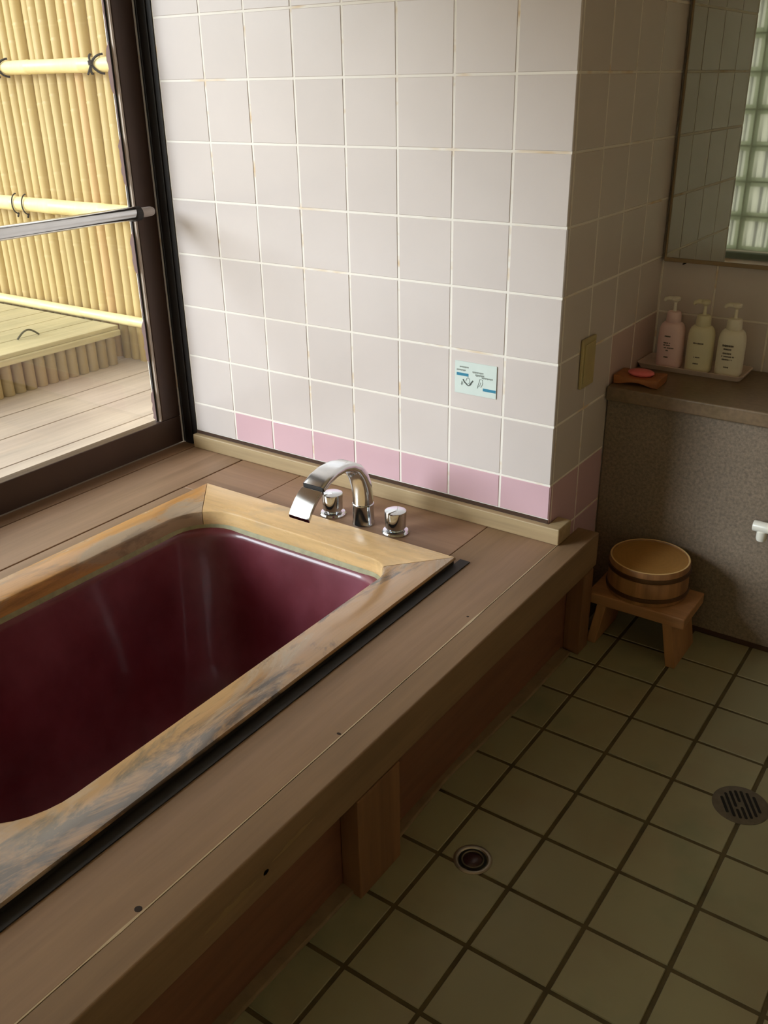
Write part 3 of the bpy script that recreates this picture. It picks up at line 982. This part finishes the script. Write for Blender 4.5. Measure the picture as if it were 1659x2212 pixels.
wt_ = empty('wall_tap', (0.44, PY, 0.355), 'white plastic tap fitting on the washstand panel at the right edge', 'tap')
bm = BM()
lathe(bm, [(0.0125, 0.414), (0.0135, 0.416), (0.0135, 0.50)], c=(0, 0.285, 0.3555), n=24, ax='x')
box(bm, 0.465, 0.495, 0.285, PY, 0.343, 0.368)
part_of('body', bm, m_whiteb, wt_, smooth=True, bevel=0.001)
bm = BM()
lathe(bm, [(0.005, -0.0200), (0.0105, -0.0185), (0.0125, -0.013), (0.0125, 0.006), (0.009, 0.010)], c=(0.437, 0.285, 0.3385), n=24)
part_of('outlet', bm, m_whiteb, wt_, smooth=True)

# mirror
mr = empty('mirror', (0.7, 0.62, 1.3), 'large frameless mirror on the wall above the washstand counter', 'mirror')
bm = BM(); box(bm, 0.0135, 1.40, 0.621, 0.6385, 0.914, 1.90)
part_of('glass', bm, m_mirror, mr)
bm = BM(); box(bm, 0.0090, 1.404, 0.6175, 0.6385, 0.9035, 0.9138)
part_of('bottom_trim', bm, m_mframe, mr, bevel=0.001)
bm = BM(); box(bm, 0.0095, 0.0133, 0.6185, 0.6385, 0.9138, 1.90)
part_of('side_trim', bm, m_mframe, mr)
bm = BM(); lathe(bm, [(0.0022, 0.6165), (0.0022, 0.6385)], c=(0.062, 0, 0.9005), n=10, ax='y')
part_of('clip', bm, m_knot, mr)
bm = BM(); box(bm, 0.0030, 0.0090, 0.630, 0.6385, 0.905, 1.90)
part_of('silicone_bead', bm, m_counter_edge, mr)

# ------------------------------------------------------------------ tray with three pump bottles
TX0, TX1, TY0, TY1 = 0.002, 0.284, 0.498, 0.620
tray = empty('bottle_tray', (0.138, 0.556, CT), 'shallow pale plastic tray on the counter carrying three pump bottles', 'tray')
def rr_loop(x0, x1, y0, y1, r, z): return [(p[0], p[1], z) for p in rrect(x0, x1, y0, y1, (r,) * 4, 6)]
bm = BM()
loft(bm, [rr_loop(TX0 + 0.008, TX1 - 0.008, TY0 + 0.008, TY1 - 0.008, 0.012, CT + 0.0005),
          rr_loop(TX0, TX1, TY0, TY1, 0.018, CT + 0.0145), rr_loop(TX0 + 0.004, TX1 - 0.004, TY0 + 0.004, TY1 - 0.004, 0.015, CT + 0.0150),
          rr_loop(TX0 + 0.011, TX1 - 0.011, TY0 + 0.011, TY1 - 0.011, 0.010, CT + 0.004)])
part_of('pan', bm, m_tray, tray, smooth=True, angle=30)

def make_bottle(mat, label):
    t_ = empty('pump_bottle', (0, 0, 0), label, 'bottle', 'pump bottles in the counter tray')
    A, B = 0.0345, 0.0265
    bm = BM()
    prof = [(0.90, 0), (0.985, 0.003), (1.0, 0.010), (1.0, 0.085), (0.985, 0.096), (0.93, 0.106), (0.83, 0.1145), (0.68, 0.120), (0.50, 0.1225)]
    loops = []
    for r, h in prof:
        lp = []
        for k in range(40):
            a = 2 * pi * k / 40
            c_, s_ = cos(a), sin(a)
            w = max(0.0, min(1.0, (r - 0.5) / 0.45)) if h > 0.1 else 1
            ex = 0.80 + 0.20 * (1 - w)
            bb = B * w + A * (1 - w) * 0.8
            lp.append((A * r * abs(c_) ** ex * (1 if c_ >= 0 else -1), bb * r * abs(s_) ** ex * (1 if s_ >= 0 else -1), h))
        loops.append(lp)
    loft(bm, loops)
    mk('body', bm, mat, t_, smooth=True, angle=60)
    bm = BM(); lathe(bm, [(0.0190, 0.1205), (0.0198, 0.122), (0.0185, 0.143), (0.0165, 0.148), (0.010, 0.1495)], n=28)
    mk('collar', bm, mat, t_, smooth=True)
    bm = BM()
    lathe(bm, [(0.0058, 0.1490), (0.0042, 0.154), (0.0042, 0.172), (0.008, 0.176), (0.0115, 0.178), (0.0120, 0.184), (0.010, 0.1865)], n=20)
    tube(bm, [(0, 0, 0.181), (-0.018, -0.003, 0.182), (-0.026, -0.004, 0.179), (-0.028, -0.0045, 0.174)], [0.0068, 0.006, 0.005, 0.0042], 12)
    mk('pump', bm, mat if mat != m_pinkp else m_whiteb, t_, smooth=True)
    return t_
def print_marks(t_, rows):
    A, B = 0.0345, 0.0265
    bm = BM()
    def surf(x):
        c_ = min(1.0, (abs(x) / A)) ** (1 / 0.8)
        s_ = math.sqrt(max(0.0, 1 - c_ * c_))
        return -(B * s_ ** 0.8) - 0.0003
    for (xc, z, w, h, fill) in rows:
        x = xc - w / 2
        while x < xc + w / 2:
            g_ = random.uniform(0.0012, 0.0024)
            x1 = min(x + g_, xc + w / 2)
            if random.random() < fill:
                hh = h * random.uniform(0.7, 1.0)
                p = [(x, surf(x), z - hh / 2), (x1, surf(x1), z - hh / 2), (x1, surf(x1), z + hh / 2), (x, surf(x), z + hh / 2)]
                bm.faces.new([bm.verts.new(q) for q in p])
            x = x1 + 0.0004
    o = mk('printed_text', bm, m_text, t_)
    o.location = (0, 0, 0)
    sol = o.modifiers.new('thickness', 'SOLIDIFY'); sol.thickness = 0.0002; sol.offset = 1
    return o
bot = [(0.0765, 0.547, m_pinkp, 'pink pump bottle in the tray, next to the tiled pillar', 0.0,
        [(-0.003, 0.086, 0.016, 0.0045, 1), (-0.003, 0.068, 0.018, 0.004, 0.9), (-0.003, 0.062, 0.018, 0.004, 0.8), (0.003, 0.055, 0.026, 0.0035, 0.9), (-0.001, 0.048, 0.006, 0.004, 1), (-0.002, 0.030, 0.011, 0.0045, 1)]),
       (0.1555, 0.546, m_ivory, 'ivory pump bottle in the middle of the tray', 0.08,
        [(-0.001, 0.078, 0.026, 0.0042, 1), (-0.001, 0.041, 0.016, 0.003, 0.9), (-0.002, 0.024, 0.014, 0.004, 1)]),
       (0.2350, 0.546, m_white, 'white pump bottle in the tray with five lines of dark print', 0.02,
        [(-0.003, 0.082, 0.028, 0.006, 1), (-0.003, 0.073, 0.020, 0.005, 1), (-0.003, 0.062, 0.022, 0.005, 1), (0.001, 0.054, 0.034, 0.004, 0.9), (-0.001, 0.046, 0.026, 0.004, 0.9), (-0.001, 0.026, 0.013, 0.004, 1)])]
for (x, y, mat, lab, rz, rows) in bot:
    b_ = make_bottle(mat, lab)
    b_.location = (x, y, CT + 0.0045); b_.rotation_euler = (0, 0, rz)
    print_marks(b_, rows)

# ------------------------------------------------------------------ soap dish and soap
bm = BM()
N_ = 12
def dish_loop(y):
    top = []
    lp = [(-0.057, y, 0.004)]
    lp = []
    x0, x1 = -0.058, 0.058
    lp += [(x0, 0.0), (x0 + 0.016, 0.0)]
    for k in range(1, N_):
        u = k / N_
        lp.append((x0 + 0.016 + (x1 - x0 - 0.032) * u, 0.008 * sin(pi * u)))
    lp += [(x1 - 0.016, 0.0), (x1, 0.0), (x1 + 0.001, 0.022)]
    for k in range(1, N_):
        u = k / N_
        lp.append((x1 - (x1 - x0) * u, 0.024 - 0.005 * sin(pi * u)))
    lp += [(x0 - 0.001, 0.022)]
    return [(a, y, b) for a, b in lp]
loft(bm, [dish_loop(-0.038), dish_loop(-0.013), dish_loop(0.013), dish_loop(0.038)])
d = mk('soap_dish', bm, m_dish, None, bevel=0.002)
d.location = (0.063, 0.372, CT + 0.0006); d.rotation_euler = (0, 0, 0.03)
tag(d, 'reddish brown wooden soap dish on the counter corner', 'soap dish')
bm = BM()
lathe(bm, [(0.55, 0.0), (0.85, 0.0015), (1.0, 0.006), (0.97, 0.010), (0.8, 0.013), (0.45, 0.0150), (0.02, 0.0155)], n=40, sx=0.034, sy=0.024)
s = mk('soap_bar', bm, m_soap, None, smooth=True, angle=60)
s.location = (0.064, 0.372, CT + 0.0200); s.rotation_euler = (0, 0, 0.05)
tag(s, 'oval bar of pink soap lying on the wooden soap dish', 'soap')

# ------------------------------------------------------------------ stool and basin
so = empty('bath_stool', (0.203, 0.18, 0), 'small pale wooden bath stool under the basin by the washstand', 'stool')
bm = BM(); box(bm, 0.077, 0.331, 0.100, 0.258, 0.1205, 0.1505)
part_of('seat', bm, m_stool, so, bevel=0.0035, seg=3)
for s in (-1, 1):
    bm = BM()
    xc_t, xc_b = 0.203 + s * 0.086, 0.203 + s * 0.107
    w = 0.0125
    vsx = [(xc_b - w, 0.0), (xc_b + w, 0.0), (xc_t + w, 0.1205), (xc_t - w, 0.1205)]
    a = [bm.verts.new((x, 0.104, z)) for x, z in vsx]; b_ = [bm.verts.new((x, 0.252, z)) for x, z in vsx]
    bm.faces.new(a); bm.faces.new(b_[::-1])
    for i in range(4): bm.faces.new((a[i], b_[i], b_[(i + 1) % 4], a[(i + 1) % 4]))
    part_of('leg', bm, m_stool_leg, so, bevel=0.0025)
BCX, BCY, BZ = 0.197, 0.203, 0.1515
ba = empty('wash_basin', (BCX, BCY, BZ), 'round wooden basin turned upside down on the small stool', 'basin')
bm = BM()
lathe(bm, [(0.0925, 0.0), (0.1015, 0.0), (0.1020, 0.002), (0.1005, 0.089), (0.0990, 0.0915), (0.0950, 0.0915), (0.0940, 0.090), (0.0935, 0.060)], n=64, cap0=False, cap1=False)
mk('stave_ring', bm, m_basin, ba, smooth=True, angle=40).location = (0, 0, 0)
bm = BM(); lathe(bm, [(0.0928, 0.078), (0.0934, 0.0885)], n=64)
mk('base_board', bm, m_basin_top, ba).location = (0, 0, 0)
bm = BM(); lathe(bm, [(0.0950, 0.0914), (0.0992, 0.0914), (0.0985, 0.0922), (0.0955, 0.0922), (0.0950, 0.0914)], n=64, cap0=False, cap1=False)
mk('cut_edge', bm, m_basin_rim, ba, smooth=True).location = (0, 0, 0)
for z in (0.0095, 0.064):
    bm = BM(); lathe(bm, [(0.1010, z), (0.1045, z + 0.001), (0.1050, z + 0.006), (0.1040, z + 0.011), (0.1005, z + 0.012)], n=64, cap0=False, cap1=False)
    mk('hoop', bm, m_hoop, ba, smooth=True, angle=60).location = (0, 0, 0)

# ------------------------------------------------------------------ floor drains
d1 = empty('floor_drain', (0.215, -0.723, 0), 'round floor drain with an open dark cup near the wooden post', 'drain', 'floor drains in the tiled floor')
bm = BM()
lathe(bm, [(0.0375, -0.001), (0.0375, 0.0012), (0.0345, 0.0026), (0.0300, 0.0020), (0.0276, -0.0005), (0.0276, -0.001)], n=48, cap0=False, cap1=False)
mk('outer_ring', bm, plain('worn_steel_ring', srgb(164, 154, 138), 0.3, 0.8, var=0.1), d1, smooth=True).location = (0, 0, 0)
bm = BM()
lathe(bm, [(0.0276, 0.0002), (0.0001, 0.0003)], n=40)
mk('void', bm, m_hole, d1).location = (0, 0, 0)
bm = BM()
lathe(bm, [(0.0218, 0.0003), (0.0218, 0.0020), (0.0208, 0.0026), (0.0194, 0.0020), (0.0188, 0.0004)], n=40, cap0=False, cap1=False)
mk('inner_ring', bm, m_steel, d1, smooth=True).location = (0, 0, 0)
bm = BM()
lathe(bm, [(0.0180, 0.0004), (0.0165, 0.0012), (0.001, 0.0014)], n=40)
mk('cup', bm, m_cup, d1, smooth=True).location = (0, 0, 0)

d2 = empty('floor_drain', (0.596, -0.290, 0), 'round slotted metal floor drain at the right edge of the tiles', 'drain', 'floor drains in the tiled floor')
bm = BM()
lathe(bm, [(0.0560, -0.001), (0.0560, 0.0010), (0.0530, 0.0018), (0.0001, 0.0018)], n=56)
mk('cover', bm, m_steel, d2, smooth=True).location = (0, 0, 0)
bm = BM()
ang = math.atan2(-0.059, 0.036)
dv = Vector((cos(ang), sin(ang))); pv = Vector((-dv.y, dv.x))
for k in range(7):
    o_ = (k - 3) * 0.0108
    hl = math.sqrt(max(0.0, 0.0385 ** 2 - o_ ** 2))
    segs = [(-hl, hl)] if k not in (2, 3, 4) else [(-hl, -0.010), (0.010, hl)]
    if k == 2: segs = [(-hl, 0.004)] ; segs.append((0.016, hl))
    if k == 4: segs = [(-hl, hl)]
    for a, b_ in segs:
        c0 = pv * o_ + dv * a; c1 = pv * o_ + dv * b_
        w = 0.0030
        pts = []
        for q in range(7):
            an = ang + pi / 2 + pi * q / 6
            pts.append((c0.x + w * cos(an), c0.y + w * sin(an)))
        for q in range(7):
            an = ang - pi / 2 + pi * q / 6
            pts.append((c1.x + w * cos(an), c1.y + w * sin(an)))
        prism(bm, pts, 0.0017, 0.0021)
mk('slots', bm, m_hole, d2).location = (0, 0, 0)
